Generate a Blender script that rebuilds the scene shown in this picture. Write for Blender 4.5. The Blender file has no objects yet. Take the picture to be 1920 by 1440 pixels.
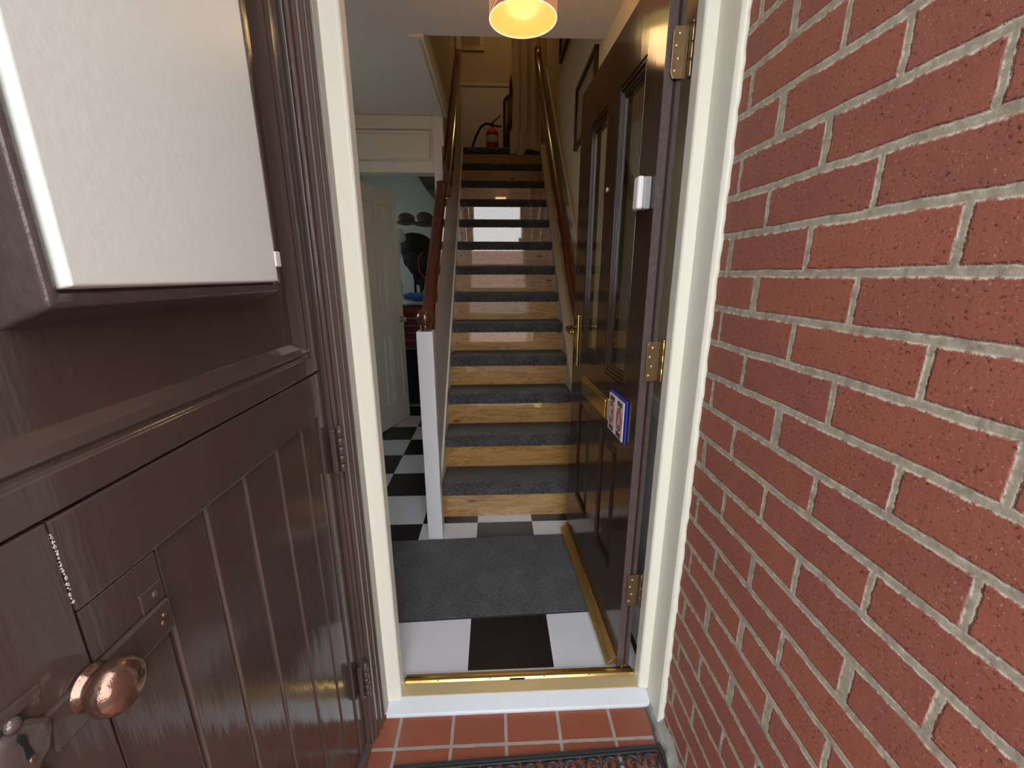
import bpy, bmesh, math, random
from mathutils import Vector, Matrix
random.seed(7)
S = bpy.context.scene
H = 1.335                      # camera height above the porch tiles; shapes below are written from eye level
# ---------------- camera, world, exposure ----------------
cam = bpy.data.objects.new('camera', bpy.data.cameras.new('camera'))
S.collection.objects.link(cam); S.camera = cam
cam.data.sensor_fit = 'HORIZONTAL'; cam.data.sensor_width = 36.0
cam.data.lens = 770.48 / 1920 * 36.0
cam.data.clip_start = 0.02; cam.data.clip_end = 200
rv, uv, fv = Vector((.99913846, -.04148805, -.00103978)), Vector((.01163087, .25587517, .96663986)), Vector((.03983795, .96581915, -.25613727))
m3 = Matrix((rv, uv, -fv)).transposed()
cam.matrix_world = Matrix.Translation((0, 0, H)) @ m3.to_4x4()
W = bpy.data.worlds.new('world'); S.world = W; W.use_nodes = True
wn = W.node_tree.nodes; wl = W.node_tree.links
bg = wn['Background']; bg.inputs['Color'].default_value = (.95, .98, 1.0, 1); bg.inputs['Strength'].default_value = 3.0
S.view_settings.view_transform = 'Standard'; S.view_settings.look = 'None'
S.view_settings.gamma = 1; S.view_settings.use_curve_mapping = False
S.view_settings.exposure = 0.85

# ---------------- materials ----------------
MATS = {}
def nt(name):
    m = bpy.data.materials.new(name); m.use_nodes = True
    MATS[name] = m
    return m, m.node_tree, m.node_tree.nodes['Principled BSDF']
def N(t, typ, **kw):
    n = t.nodes.new(typ)
    for k, v in kw.items():
        if k in n.inputs.keys(): n.inputs[k].default_value = v
        else: setattr(n, k, v)
    return n
def math_(t, op, a, b=None, c=None):
    n = t.nodes.new('ShaderNodeMath'); n.operation = op
    for i, v in enumerate((a, b, c)):
        if v is None: continue
        if isinstance(v, (int, float)): n.inputs[i].default_value = v
        else: t.links.new(v, n.inputs[i])
    return n.outputs[0]
def mix(t, f, a, b):
    n = t.nodes.new('ShaderNodeMix'); n.data_type = 'RGBA'
    for s, v in ((n.inputs[0], f), (n.inputs[6], a), (n.inputs[7], b)):
        if isinstance(v, (int, float)): s.default_value = v
        elif isinstance(v, tuple): s.default_value = v + (1,) if len(v) == 3 else v
        else: t.links.new(v, s)
    return n.outputs[2]
def ramp(t, f, stops):
    n = t.nodes.new('ShaderNodeValToRGB'); e = n.color_ramp.elements
    while len(e) < len(stops): e.new(.5)
    for i, (p_, c) in enumerate(stops):
        e[i].position = p_; e[i].color = (c, c, c, 1) if isinstance(c, (int, float)) else tuple(c) + (1,)
    t.links.new(f, n.inputs[0]); return n.outputs[0]
def noise(t, scale, detail=4, rough=.55, stretch=None, coord='Object', dist=0):
    tc = t.nodes.new('ShaderNodeTexCoord'); mp = t.nodes.new('ShaderNodeMapping')
    t.links.new(tc.outputs[coord], mp.inputs[0])
    if stretch: mp.inputs['Scale'].default_value = stretch
    n = N(t, 'ShaderNodeTexNoise', Scale=scale, Detail=detail, Roughness=rough, Distortion=dist)
    t.links.new(mp.outputs[0], n.inputs['Vector']); return n.outputs[0]
def bump(t, b, h, s=.3, d=.01):
    n = N(t, 'ShaderNodeBump', Strength=s, Distance=d); t.links.new(h, n.inputs['Height']); t.links.new(n.outputs[0], b.inputs['Normal'])
def paint(name, col, rough=.4, var=.12, bs=.15, scale=30, stretch=None, metal=0, coat=0, bd=.002, col2=None):
    m, t, b = nt(name)
    n = noise(t, scale, 5, .6, stretch)
    d = tuple(max(0, c * (1 - var)) for c in col); u = col2 or tuple(min(1, c * (1 + var)) for c in col)
    t.links.new(mix(t, n, d, u), b.inputs['Base Color'])
    r = N(t, 'ShaderNodeMapRange'); t.links.new(noise(t, scale * .4, 3), r.inputs[0])
    r.inputs['To Min'].default_value = max(.02, rough * .88); r.inputs['To Max'].default_value = min(1, rough * 1.12)
    t.links.new(r.outputs[0], b.inputs['Roughness'])
    b.inputs['Metallic'].default_value = metal; b.inputs['Coat Weight'].default_value = coat
    b.inputs['Coat Roughness'].default_value = .08
    if bs: bump(t, b, n, bs, bd)
    return m
paint('brown_gloss', (.076, .052, .044), .13, .12, .26, 24, (1, 1, .12), bd=.004)
paint('brown_worn', (.085, .060, .056), .24, .35, .5, 55, None, bd=.003, col2=(.12, .088, .085))
paint('door_brown', (.040, .0205, .0125), .13, .12, .22, 26, (1, 1, .12), bd=.002)
paint('cream_paint', (.80, .79, .69), .45, .02, .05, 40, (1, 1, .3), bd=.0008)
paint('cream_meter', (.78, .825, .78), .32, .03, .5, 90, None, bd=.001)
paint('caulk', (.44, .42, .37), .6, .15, .5, 60)
paint('white_paint', (.72, .73, .76), .3, .02, .08, 50)
paint('white_plastic', (.86, .86, .87), .3, .01, 0)
paint('grey_plastic', (.33, .34, .35), .4, .05, 0)
paint('sill_paint', (.66, .70, .76), .35, .06, .3, 60)
paint('ceiling_white', (.84, .79, .77), .8, .03, .5, 150, bd=.002)
paint('wall_cream', (.66, .56, .36), .7, .03, .15, 60)
paint('wall_grey', (.66, .64, .65), .5, .03, .15, 60)
paint('wall_cool', (.50, .55, .53), .7, .04, .15, 60)
paint('trim_white', (.82, .79, .72), .35, .03, .1, 50)
paint('inner_door', (.72, .71, .66), .35, .03, .1, 50)
paint('trim_tan', (.62, .50, .34), .3, .04, .1, 50)
paint('mahogany', (.085, .018, .007), .13, .4, .1, 30, (6, .5, .5), coat=.5)
paint('dark_wood', (.045, .018, .010), .3, .3, .1, 30)
paint('ball_wood', (.07, .022, .010), .1, .3, .05, 30, coat=.7)
paint('brass', (.72, .50, .17), .17, .2, .1, 60, (1, 6, 6), metal=1)
paint('brass_dull', (.60, .44, .20), .33, .35, .3, 60, metal=1)
paint('brass_pale', (.74, .62, .36), .3, .12, .15, 60, (.2, 4, 4), metal=.7)
paint('copper_knob', (.27, .16, .12), .18, .45, .5, 35, metal=.85, bd=.004)
paint('lock_metal', (.16, .13, .12), .22, .5, .6, 60, metal=.5, bd=.004)
paint('hinge_bronze', (.26, .17, .09), .22, .4, .4, 70, metal=.8, bd=.002)
paint('chrome', (.6, .6, .6), .15, .02, 0, metal=1)
paint('rubber', (.030, .032, .038), .42, .3, .2, 120)
paint('pad_edge', (.02, .02, .024), .9, .4, .6, 400)
paint('black_hole', (.004, .004, .004), .9, .1, 0)
paint('red_paint', (.42, .035, .02), .25, .05, 0)
paint('label_white', (.62, .55, .5), .5, .04, 0)
paint('curtain_cloth', (.70, .58, .40), .9, .05, .3, 300, (1, 1, 1))
paint('hat_cloth', (.08, .068, .042), .9, .5, .8, 30, bd=.02)
paint('black_cloth', (.010, .010, .012), .85, .3, .8, 25, bd=.02)
paint('white_cloth', (.50, .53, .58), .8, .05, .5, 20, bd=.02)
paint('blue_cloth', (.03, .10, .28), .8, .1, .5, 20, bd=.02)
paint('red_metal', (.16, .012, .016), .35, .1, 0)
paint('soffit_brown', (.10, .09, .08), .7, .1, .1, 40)
paint('gold_frame', (.50, .36, .16), .35, .1, .1, 60, metal=.3)
paint('picture_art', (.34, .30, .22), .3, .4, 0, 9)
paint('cement', (.32, .30, .28), .85, .45, .9, 28, bd=.01, col2=(.5, .48, .46))
paint('tarmac', (.055, .055, .057), .9, .2, .3, 8)
paint('street_wall', (.22, .12, .10), .8, .2, .2, 4)
paint('blue_glaze', (.025, .045, .36), .12, .25, .1, 120)
paint('tile_white', (.74, .70, .70), .12, .06, .1, 120)
paint('plum_glaze', (.10, .012, .06), .12, .3, 0, 120)
paint('pink_glaze', (.52, .17, .12), .12, .2, 0, 120)
paint('motif_green', (.05, .06, .045), .15, .6, 0, 160, col2=(.3, .09, .05))
paint('mirror_glass', (.5, .52, .5), .05, .02, 0, metal=1)
paint('canopy_white', (.55, .54, .5), .7, .03, .1)

def glass():
    m, t, b = nt('door_glass')
    b.inputs['Base Color'].default_value = (.80, .84, .80, 1); b.inputs['Roughness'].default_value = .03
    b.inputs['Transmission Weight'].default_value = 1.0; b.inputs['IOR'].default_value = 1.45
glass()
def brick():
    m, t, b = nt('brick')
    g = t.nodes.new('ShaderNodeNewGeometry')
    wob = N(t, 'ShaderNodeTexNoise', Scale=9.0, Detail=6.0, Roughness=.62); t.links.new(g.outputs['Position'], wob.inputs['Vector'])
    wob2 = N(t, 'ShaderNodeTexNoise', Scale=70.0, Detail=5.0, Roughness=.7); t.links.new(g.outputs['Position'], wob2.inputs['Vector'])
    sx = t.nodes.new('ShaderNodeSeparateXYZ'); t.links.new(g.outputs['Position'], sx.inputs[0])
    wz = math_(t, 'MULTIPLY', math_(t, 'SUBTRACT', wob.outputs[0], .5), .010)
    wy = math_(t, 'MULTIPLY', math_(t, 'SUBTRACT', wob2.outputs[0], .5), .0085)
    z = math_(t, 'ADD', math_(t, 'ADD', math_(t, 'SUBTRACT', sx.outputs[2], H + .0029 - 1.5), wz), wy)
    y = math_(t, 'ADD', math_(t, 'ADD', sx.outputs[1], wz), wy)
    v = math_(t, 'DIVIDE', z, .075); row = math_(t, 'FLOOR', v); fv_ = math_(t, 'SUBTRACT', v, row)
    par = math_(t, 'MODULO', row, 2.0)          # row 20 (just above eye level) has joints at .661
    off = math_(t, 'MULTIPLY', math_(t, 'SUBTRACT', 1.0, par), .1035)
    # joints: even rows .661+.225k ; odd rows .5545+.225k
    u = math_(t, 'DIVIDE', math_(t, 'SUBTRACT', math_(t, 'SUBTRACT', y, .5575 - 2.215), off), .2215)
    col = math_(t, 'FLOOR', u); fu = math_(t, 'SUBTRACT', u, col)
    jid = math_(t, 'ROUND', u)
    cmb = t.nodes.new('ShaderNodeCombineXYZ'); t.links.new(jid, cmb.inputs[0]); t.links.new(row, cmb.inputs[1])
    wn1 = t.nodes.new('ShaderNodeTexWhiteNoise'); t.links.new(cmb.outputs[0], wn1.inputs[0])
    cmb2 = t.nodes.new('ShaderNodeCombineXYZ'); t.links.new(col, cmb2.inputs[0]); t.links.new(row, cmb2.inputs[1]); cmb2.inputs[2].default_value = 3.3
    wn2 = t.nodes.new('ShaderNodeTexWhiteNoise'); t.links.new(cmb2.outputs[0], wn2.inputs[0])
    dz = math_(t, 'MULTIPLY', math_(t, 'MINIMUM', fv_, math_(t, 'SUBTRACT', 1.0, fv_)), .075)
    du = math_(t, 'MULTIPLY', math_(t, 'ABSOLUTE', math_(t, 'SUBTRACT', u, jid)), .2215)
    pw = math_(t, 'MULTIPLY', math_(t, 'POWER', wn1.outputs[0], 4.0), .006)
    bz = math_(t, 'SUBTRACT', dz, .0057); bu = math_(t, 'SUBTRACT', du, math_(t, 'ADD', pw, .0040))
    d = math_(t, 'MINIMUM', bz, bu)                          # > 0 inside a brick
    mk = math_(t, 'MULTIPLY', d, 1600.0); mk.node.use_clamp = True
    pit = N(t, 'ShaderNodeTexNoise', Scale=230.0, Detail=3.0, Roughness=.6); t.links.new(g.outputs['Position'], pit.inputs['Vector'])
    big = N(t, 'ShaderNodeTexNoise', Scale=14.0, Detail=5.0, Roughness=.6); t.links.new(g.outputs['Position'], big.inputs['Vector'])
    bcol = mix(t, wn2.outputs[0], (.330, .100, .066), (.265, .082, .066))
    bcol = mix(t, ramp(t, big.outputs[0], [(.35, 0.0), (.75, .55)]), bcol, (.36, .125, .072))
    bcol = mix(t, ramp(t, pit.outputs[0], [(.31, .9), (.41, 0.0)]), bcol, (.045, .018, .018))
    speck = N(t, 'ShaderNodeTexNoise', Scale=300.0, Detail=1.0); t.links.new(g.outputs['Position'], speck.inputs['Vector'])
    bcol = mix(t, ramp(t, speck.outputs[0], [(.69, 0.0), (.74, .6)]), bcol, (.55, .36, .28))
    mcol = mix(t, ramp(t, wob2.outputs[0], [(.3, 0.0), (.7, 1.0)]), (.25, .215, .165), (.47, .425, .35))
    edge = math_(t, 'MULTIPLY', math_(t, 'ABSOLUTE', d), 420.0); edge.node.use_clamp = True
    smear = math_(t, 'MULTIPLY', math_(t, 'SUBTRACT', 1.0, edge), ramp(t, wob2.outputs[0], [(.42, 0.05), (.56, 1.0)]))
    c = mix(t, mk, mcol, bcol); c = mix(t, smear, c, (.68, .62, .52))
    t.links.new(c, b.inputs['Base Color']); b.inputs['Roughness'].default_value = .62
    h1 = math_(t, 'MULTIPLY', d, 350.0); h1.node.use_clamp = True
    h = math_(t, 'ADD', math_(t, 'MULTIPLY', h1, 1.0), math_(t, 'MULTIPLY', pit.outputs[0], .22))
    h = math_(t, 'ADD', h, math_(t, 'MULTIPLY', wob2.outputs[0], .25))
    bump(t, b, h, .75, .0035)
brick()
def grid_tiles(name, sx_, sy_, ox, oy, grout, kind):
    m, t, b = nt(name)
    g = t.nodes.new('ShaderNodeNewGeometry'); s = t.nodes.new('ShaderNodeSeparateXYZ'); t.links.new(g.outputs['Position'], s.inputs[0])
    nz = N(t, 'ShaderNodeTexNoise', Scale=26.0, Detail=5.0); t.links.new(g.outputs['Position'], nz.inputs['Vector'])
    fn = N(t, 'ShaderNodeTexNoise', Scale=5.0, Detail=6.0); t.links.new(g.outputs['Position'], fn.inputs['Vector'])
    w = math_(t, 'MULTIPLY', math_(t, 'SUBTRACT', nz.outputs[0], .5), .004 if kind == 'quarry' else 0.0)
    u = math_(t, 'DIVIDE', math_(t, 'ADD', math_(t, 'SUBTRACT', s.outputs[0], ox), w), sx_)
    v = math_(t, 'DIVIDE', math_(t, 'ADD', math_(t, 'SUBTRACT', s.outputs[1], oy), w), sy_)
    if kind == 'checker':
        par = math_(t, 'MODULO', math_(t, 'ADD', math_(t, 'FLOOR', u), math_(t, 'FLOOR', v)), 2.0)
        par = math_(t, 'ABSOLUTE', par)
        c = mix(t, par, mix(t, nz.outputs[0], (.006, .006, .008), (.016, .016, .019)), mix(t, fn.outputs[0], (.66, .68, .75), (.76, .77, .84)))
        t.links.new(c, b.inputs['Base Color']); b.inputs['Roughness'].default_value = .3
        bump(t, b, nz.outputs[0], .08, .002)
        return
    du = math_(t, 'MULTIPLY', math_(t, 'ABSOLUTE', math_(t, 'SUBTRACT', u, math_(t, 'ROUND', u))), sx_)
    dv = math_(t, 'MULTIPLY', math_(t, 'ABSOLUTE', math_(t, 'SUBTRACT', v, math_(t, 'ROUND', v))), sy_)
    d = math_(t, 'SUBTRACT', math_(t, 'MINIMUM', du, dv), grout)
    mk = math_(t, 'MULTIPLY', d, 1200.0); mk.node.use_clamp = True
    cm = t.nodes.new('ShaderNodeCombineXYZ'); t.links.new(math_(t, 'FLOOR', u), cm.inputs[0]); t.links.new(math_(t, 'FLOOR', v), cm.inputs[1])
    wn_ = t.nodes.new('ShaderNodeTexWhiteNoise'); t.links.new(cm.outputs[0], wn_.inputs[0])
    tc_ = mix(t, wn_.outputs[0], (.270, .080, .048), (.320, .096, .055)); tc_ = mix(t, ramp(t, fn.outputs[0], [(.35, 0), (.8, .6)]), tc_, (.22, .072, .05))
    gc = mix(t, nz.outputs[0], (.24, .20, .18), (.46, .42, .39))
    t.links.new(mix(t, mk, gc, tc_), b.inputs['Base Color'])
    t.links.new(ramp(t, mk, [(0, .8), (1, .36)]), b.inputs['Roughness'])
    bump(t, b, math_(t, 'ADD', mk, math_(t, 'MULTIPLY', nz.outputs[0], .3)), .4, .002)
grid_tiles('vinyl_checker', .2975, .3, -.107 - .2975 * 20, 1.087 - .3 * 20, 0, 'checker')
grid_tiles('quarry_tiles', .162, .160, .0195, .898, .0042, 'quarry')
def oak():
    m, t, b = nt('oak_laminate')
    oi = t.nodes.new('ShaderNodeObjectInfo'); tc = t.nodes.new('ShaderNodeTexCoord')
    vm = t.nodes.new('ShaderNodeVectorMath'); vm.operation = 'MULTIPLY_ADD'; t.links.new(oi.outputs['Random'], vm.inputs[0])
    vm.inputs[1].default_value = (7, 3, 11); t.links.new(tc.outputs['Object'], vm.inputs[2])
    mp = t.nodes.new('ShaderNodeMapping'); mp.inputs['Scale'].default_value = (.9, 1, 7.5); t.links.new(vm.outputs[0], mp.inputs[0])
    n1 = N(t, 'ShaderNodeTexNoise', Scale=2.6, Detail=5.0, Roughness=.6, Distortion=1.2); t.links.new(mp.outputs[0], n1.inputs['Vector'])
    mp2 = t.nodes.new('ShaderNodeMapping'); mp2.inputs['Scale'].default_value = (3, 1, 60); t.links.new(vm.outputs[0], mp2.inputs[0])
    n2 = N(t, 'ShaderNodeTexNoise', Scale=6.0, Detail=4.0, Roughness=.6); t.links.new(mp2.outputs[0], n2.inputs['Vector'])
    rings = math_(t, 'SINE', math_(t, 'MULTIPLY', n1.outputs[0], 34.0))
    c = mix(t, n1.outputs[0], (.42, .215, .062), (.62, .37, .125))
    c = mix(t, ramp(t, rings, [(.45, 0.0), (.98, .60)]), c, (.20, .085, .026))
    c = mix(t, ramp(t, n1.outputs[0], [(.62, 0.0), (.74, .75)]), c, (.17, .06, .02))
    c = mix(t, ramp(t, n2.outputs[0], [(.35, .30), (.62, 0.0)]), c, (.26, .125, .045))
    # dark knots
    mp3 = t.nodes.new('ShaderNodeMapping'); mp3.inputs['Scale'].default_value = (3.6, 1, 9.0); t.links.new(vm.outputs[0], mp3.inputs[0])
    vo = N(t, 'ShaderNodeTexVoronoi', Scale=1.0); t.links.new(mp3.outputs[0], vo.inputs['Vector'])
    c = mix(t, ramp(t, vo.outputs[0], [(.05, .9), (.12, 0.0)]), c, (.07, .026, .010))
    t.links.new(c, b.inputs['Base Color']); b.inputs['Roughness'].default_value = .4
    b.inputs['Coat Weight'].default_value = 1.0; b.inputs['Coat Roughness'].default_value = .02; b.inputs['Coat IOR'].default_value = 1.9
    bump(t, b, n2.outputs[0], .03, .001)
oak()
def carpet(name, a, c2, scale=420):
    m, t, b = nt(name)
    n = noise(t, scale, 3, .8); n2 = noise(t, 9, 3)
    c = mix(t, ramp(t, n, [(.44, 0.0), (.60, 1.0)]), a, c2)
    c = mix(t, ramp(t, n2, [(.42, 0.0), (.75, .35)]), c, tuple(x * 1.3 + .02 for x in c2))
    t.links.new(c, b.inputs['Base Color']); b.inputs['Roughness'].default_value = .95
    b.inputs['Sheen Weight'].default_value = .25
    bump(t, b, n, .9, .006)
carpet('stair_carpet', (.008, .008, .010), (.115, .108, .115), 150)
carpet('mat_carpet', (.006, .007, .009), (.11, .11, .13), 210)
def emit(name, col, s):
    m, t, b = nt(name); b.inputs['Base Color'].default_value = (.03, .02, .01, 1)
    b.inputs['Emission Color'].default_value = col + (1,); b.inputs['Emission Strength'].default_value = s; return m, t, b
emit('lamp_diffuser', (1.0, .70, .15), .53)
emit('lamp_rim', (1.0, .82, .48), .62)
def shade():
    m, t, b = emit('lamp_shade_cloth', (.80, .34, .17), .32)
    w = N(t, 'ShaderNodeTexWave', Scale=40.0, Distortion=2.0); w.bands_direction = 'DIAGONAL'
    tc = t.nodes.new('ShaderNodeTexCoord'); t.links.new(tc.outputs['Object'], w.inputs['Vector'])
    c = mix(t, w.outputs[0], (.42, .13, .06), (.95, .52, .28)); t.links.new(c, b.inputs['Emission Color']); t.links.new(c, b.inputs['Base Color'])
shade()
MT = MATS

# ---------------- mesh helpers ----------------
def box(bm, x0, x1, y0, y1, z0, z1):
    v = [bm.verts.new(c) for c in ((x0, y0, z0), (x1, y0, z0), (x1, y1, z0), (x0, y1, z0), (x0, y0, z1), (x1, y0, z1), (x1, y1, z1), (x0, y1, z1))]
    for f in ((0, 3, 2, 1), (4, 5, 6, 7), (0, 1, 5, 4), (1, 2, 6, 5), (2, 3, 7, 6), (3, 0, 4, 7)): bm.faces.new([v[i] for i in f])
    return bm
def B(*a):
    bm = bmesh.new()
    if isinstance(a[0], (tuple, list)):
        for q in a: box(bm, *q)
    else: box(bm, *a)
    return bm
def prism(bm, pts, axis, a, b):
    def P(u, v, w): return {'x': (w, u, v), 'y': (u, w, v), 'z': (u, v, w)}[axis]
    A = [bm.verts.new(P(u, v, a)) for u, v in pts]; C = [bm.verts.new(P(u, v, b)) for u, v in pts]
    n = len(pts)
    for i in range(n): bm.faces.new((A[i], A[(i + 1) % n], C[(i + 1) % n], C[i]))
    bm.faces.new(A[::-1]); bm.faces.new(C)
    bmesh.ops.recalc_face_normals(bm, faces=bm.faces)
    return bm
def tube(bm, pts, r, n=12, cap=True, flat=1.0):
    pts = [Vector(q) for q in pts]; rs = r if isinstance(r, (list, tuple)) else [r] * len(pts); rings = []
    t0 = (pts[1] - pts[0]).normalized(); ref = Vector((0, 0, 1)) if abs(t0.z) < .9 else Vector((1, 0, 0))
    for i, q in enumerate(pts):
        t_ = (pts[min(i + 1, len(pts) - 1)] - pts[max(i - 1, 0)]).normalized()
        a = t_.cross(ref).normalized(); c = a.cross(t_)
        rings.append([bm.verts.new(q + (a * math.cos(k * 2 * math.pi / n) + c * flat * math.sin(k * 2 * math.pi / n)) * rs[i]) for k in range(n)])
    for A, C in zip(rings, rings[1:]):
        for k in range(n): bm.faces.new((A[k], A[(k + 1) % n], C[(k + 1) % n], C[k])).smooth = True
    if cap: bm.faces.new(rings[0][::-1]); bm.faces.new(rings[-1])
    bmesh.ops.recalc_face_normals(bm, faces=bm.faces)
    return bm
def lathe(bm, prof, c, axis=(0, 0, 1), n=28):
    """prof: (radius, height) pairs along axis from c"""
    c = Vector(c); ax = Vector(axis).normalized(); ref = Vector((1, 0, 0)) if abs(ax.x) < .9 else Vector((0, 1, 0))
    a = ax.cross(ref).normalized(); b2 = ax.cross(a); rings = []
    for r, h in prof:
        if r < 1e-6: rings.append([bm.verts.new(c + ax * h)])
        else: rings.append([bm.verts.new(c + ax * h + (a * math.cos(k * 2 * math.pi / n) + b2 * math.sin(k * 2 * math.pi / n)) * r) for k in range(n)])
    for A, C in zip(rings, rings[1:]):
        for k in range(n):
            if len(A) == 1 and len(C) == 1: continue
            if len(A) == 1: f = bm.faces.new((A[0], C[(k + 1) % n], C[k]))
            elif len(C) == 1: f = bm.faces.new((A[k], A[(k + 1) % n], C[0]))
            else: f = bm.faces.new((A[k], A[(k + 1) % n], C[(k + 1) % n], C[k]))
            f.smooth = True
    if len(rings[0]) > 1: bm.faces.new(rings[0])
    if len(rings[-1]) > 1: bm.faces.new(rings[-1])
    bmesh.ops.recalc_face_normals(bm, faces=bm.faces)
    return bm
def ball(bm, c, r, sx=1, sy=1, sz=1, n=20, jit=0, seed=0):
    rnd = random.Random(seed); q = bmesh.ops.create_uvsphere(bm, u_segments=n, v_segments=n // 2 + 2, radius=r)
    for v in q['verts']:
        k = 1 + jit * (math.sin(v.co.x * 37 / max(r, .01) * .1 + seed) + math.sin(v.co.z * 51 / max(r, .01) * .1 + seed * 2) + math.cos(v.co.y * 43 / max(r, .01) * .1)) / 3
        v.co = Vector((v.co.x * sx * k + c[0], v.co.y * sy * k + c[1], v.co.z * sz * k + c[2]))
    for v in q['verts']:
        for f in v.link_faces: f.smooth = True
    return bm
WORLD = {}
def meta(o, label=None, cat=None, group=None, kind=None):
    if label: o['label'] = label
    if cat: o['category'] = cat
    if group: o['group'] = group
    if kind: o['kind'] = kind
    return o
def obj(name, bm, mat, parent=None, bev=0, local=False, seg=2, up=True):
    """shape written in eye-level coordinates (local=True: in the parent's own frame)"""
    me = bpy.data.meshes.new(name)
    if local and parent is not None: base = Vector((0, 0, 0))
    elif parent is not None: base = WORLD[parent.name]
    else:
        cs = [v.co for v in bm.verts]
        base = Vector(((min(c.x for c in cs) + max(c.x for c in cs)) / 2, (min(c.y for c in cs) + max(c.y for c in cs)) / 2, min(c.z for c in cs)))
    bmesh.ops.translate(bm, verts=bm.verts, vec=-base)
    bm.to_mesh(me); bm.free()
    for mm in (mat if isinstance(mat, (list, tuple)) else [mat]): me.materials.append(MT[mm])
    o = bpy.data.objects.new(name, me); S.collection.objects.link(o)
    if parent is not None: o.parent = parent; WORLD[o.name] = base
    else: o.location = base + Vector((0, 0, H)); WORLD[o.name] = base
    if bev:
        md = o.modifiers.new('bevel', 'BEVEL'); md.width = bev; md.segments = seg; md.limit_method = 'ANGLE'; md.angle_limit = math.radians(40)
    return o
def thing(name, base, label=None, cat=None, group=None, kind=None, rot=None):
    o = bpy.data.objects.new(name, None); S.collection.objects.link(o); o.empty_display_size = .05
    o.location = Vector(base) + Vector((0, 0, H)); WORLD[o.name] = Vector(base)
    if rot is not None: o.rotation_euler = rot
    return meta(o, label, cat, group, kind)
def struct(name, bm, mat, label=None, bev=0, parent=None):
    return meta(obj(name, bm, mat, parent, bev), label=label, kind='structure')
PORCH = -1.335; FL = -1.31; CEIL = 1.05

# ---------------- setting: porch ----------------
struct('floor', B(-.40, .53, -.9, 1.0, PORCH - .08, PORCH), 'quarry_tiles', 'red quarry tile porch floor with pale grout')
struct('wall_right', B(.4944, .72, -.45, 1.03, PORCH - .08, 1.45), 'brick', 'red brick porch wall with pale mortar')
struct('wall_left', B((-.60, -.37, -.45, .10, PORCH - .08, 1.45), (-.60, -.37, .10, .99, .80, 1.45), (-.62, -.60, .1, 1.03, PORCH - .08, 1.45)), 'caulk', 'painted porch side wall around the brown stable door')
struct('ceiling', B(-.62, .74, .35, 1.03, 1.15, 1.2), 'canopy_white', 'pale soffit over the porch')
struct('wall_front', B((-.62, .74, 1.03, 1.11, .80, 1.5), (-1.7, -.357, 1.03, 1.11, FL - .1, .80), (-1.7, -.62, 1.03, 1.11, .80, 1.5), (.489, .72, 1.03, 1.11, FL - .1, .80)), 'wall_cream', 'wall holding the front door frame')
bm = bmesh.new()      # cement fillet at the foot of the brick wall
seg = 60
ring = []
for i in range(seg + 1):
    yy = -.45 + (1.0 + .45) * i / seg; j = .004 * math.sin(i * 1.9) + .003 * math.sin(i * 4.7)
    ring.append([bm.verts.new(c) for c in ((.4943, yy, PORCH + .046 + 2 * j), (.480 + j, yy, PORCH + .014), (.462 + j, yy, PORCH + .0), (.4943, yy, PORCH + .0))])
for A, C in zip(ring, ring[1:]):
    for k in range(3): bm.faces.new((A[k], A[k + 1], C[k + 1], C[k])).smooth = k < 2
struct('trim_1', bm, 'cement', 'rough cement fillet along the foot of the brick wall')
struct('ground', B(-30, 30, -6, -.9, PORCH - .3, PORCH - .06), 'tarmac', 'grey paving outside the porch')
struct('wall_street', B(-30, 30, -27, -26.5, -7.5, -1.5), 'street_wall', 'low brick houses across the street')

# front door frame
f = thing('trim_2', (-.33, 1.05, FL), 'cream painted front door frame', kind='structure')
JP = [(-.3545, 1.02), (-.298, 1.02), (-.298, 1.064), (-.322, 1.064), (-.322, 1.112), (-.3545, 1.112)]
obj('jamb', prism(bmesh.new(), [(-.3545, 1.02), (-.315, 1.02), (-.3105, 1.025), (-.3105, 1.064), (-.334, 1.064), (-.334, 1.112), (-.3545, 1.112)], 'z', -1.312, .78), 'cream_paint', f, .0025)
obj('jamb', prism(bmesh.new(), [(.4885, 1.02), (.456, 1.02), (.4515, 1.025), (.4515, 1.064), (.477, 1.064), (.477, 1.112), (.4885, 1.112)], 'z', -1.300, .78), 'cream_paint', f, .0025)
obj('head', prism(bmesh.new(), [(1.021, .78), (1.021, .70), (1.064, .70), (1.064, .722), (1.112, .722), (1.112, .78)], 'x', -.334, .477), 'cream_paint', f, .0025)
struct('trim_3', B(.4815, .4943, .930, 1.0205, -1.322, 1.15), 'cream_paint', 'cream lining board between door frame and brick wall', .002)
bm = bmesh.new(); rr = []
for i in range(121):
    zz = -1.325 + 2.47 * i / 120; j = .0022 * math.sin(i * 2.3) + .0015 * math.sin(i * 7.1)
    rr.append([bm.verts.new(c) for c in ((.4815, .9305, zz), (.4855, .9235 + j * .5, zz), (.4943, .918 + j, zz), (.4943, .9305, zz))])
for A, C in zip(rr, rr[1:]):
    for k in range(3): bm.faces.new((A[k], A[k + 1], C[k + 1], C[k])).smooth = True
struct('trim_4', bm, 'cream_paint', 'white sealant bead between lining board and bricks')
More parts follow.
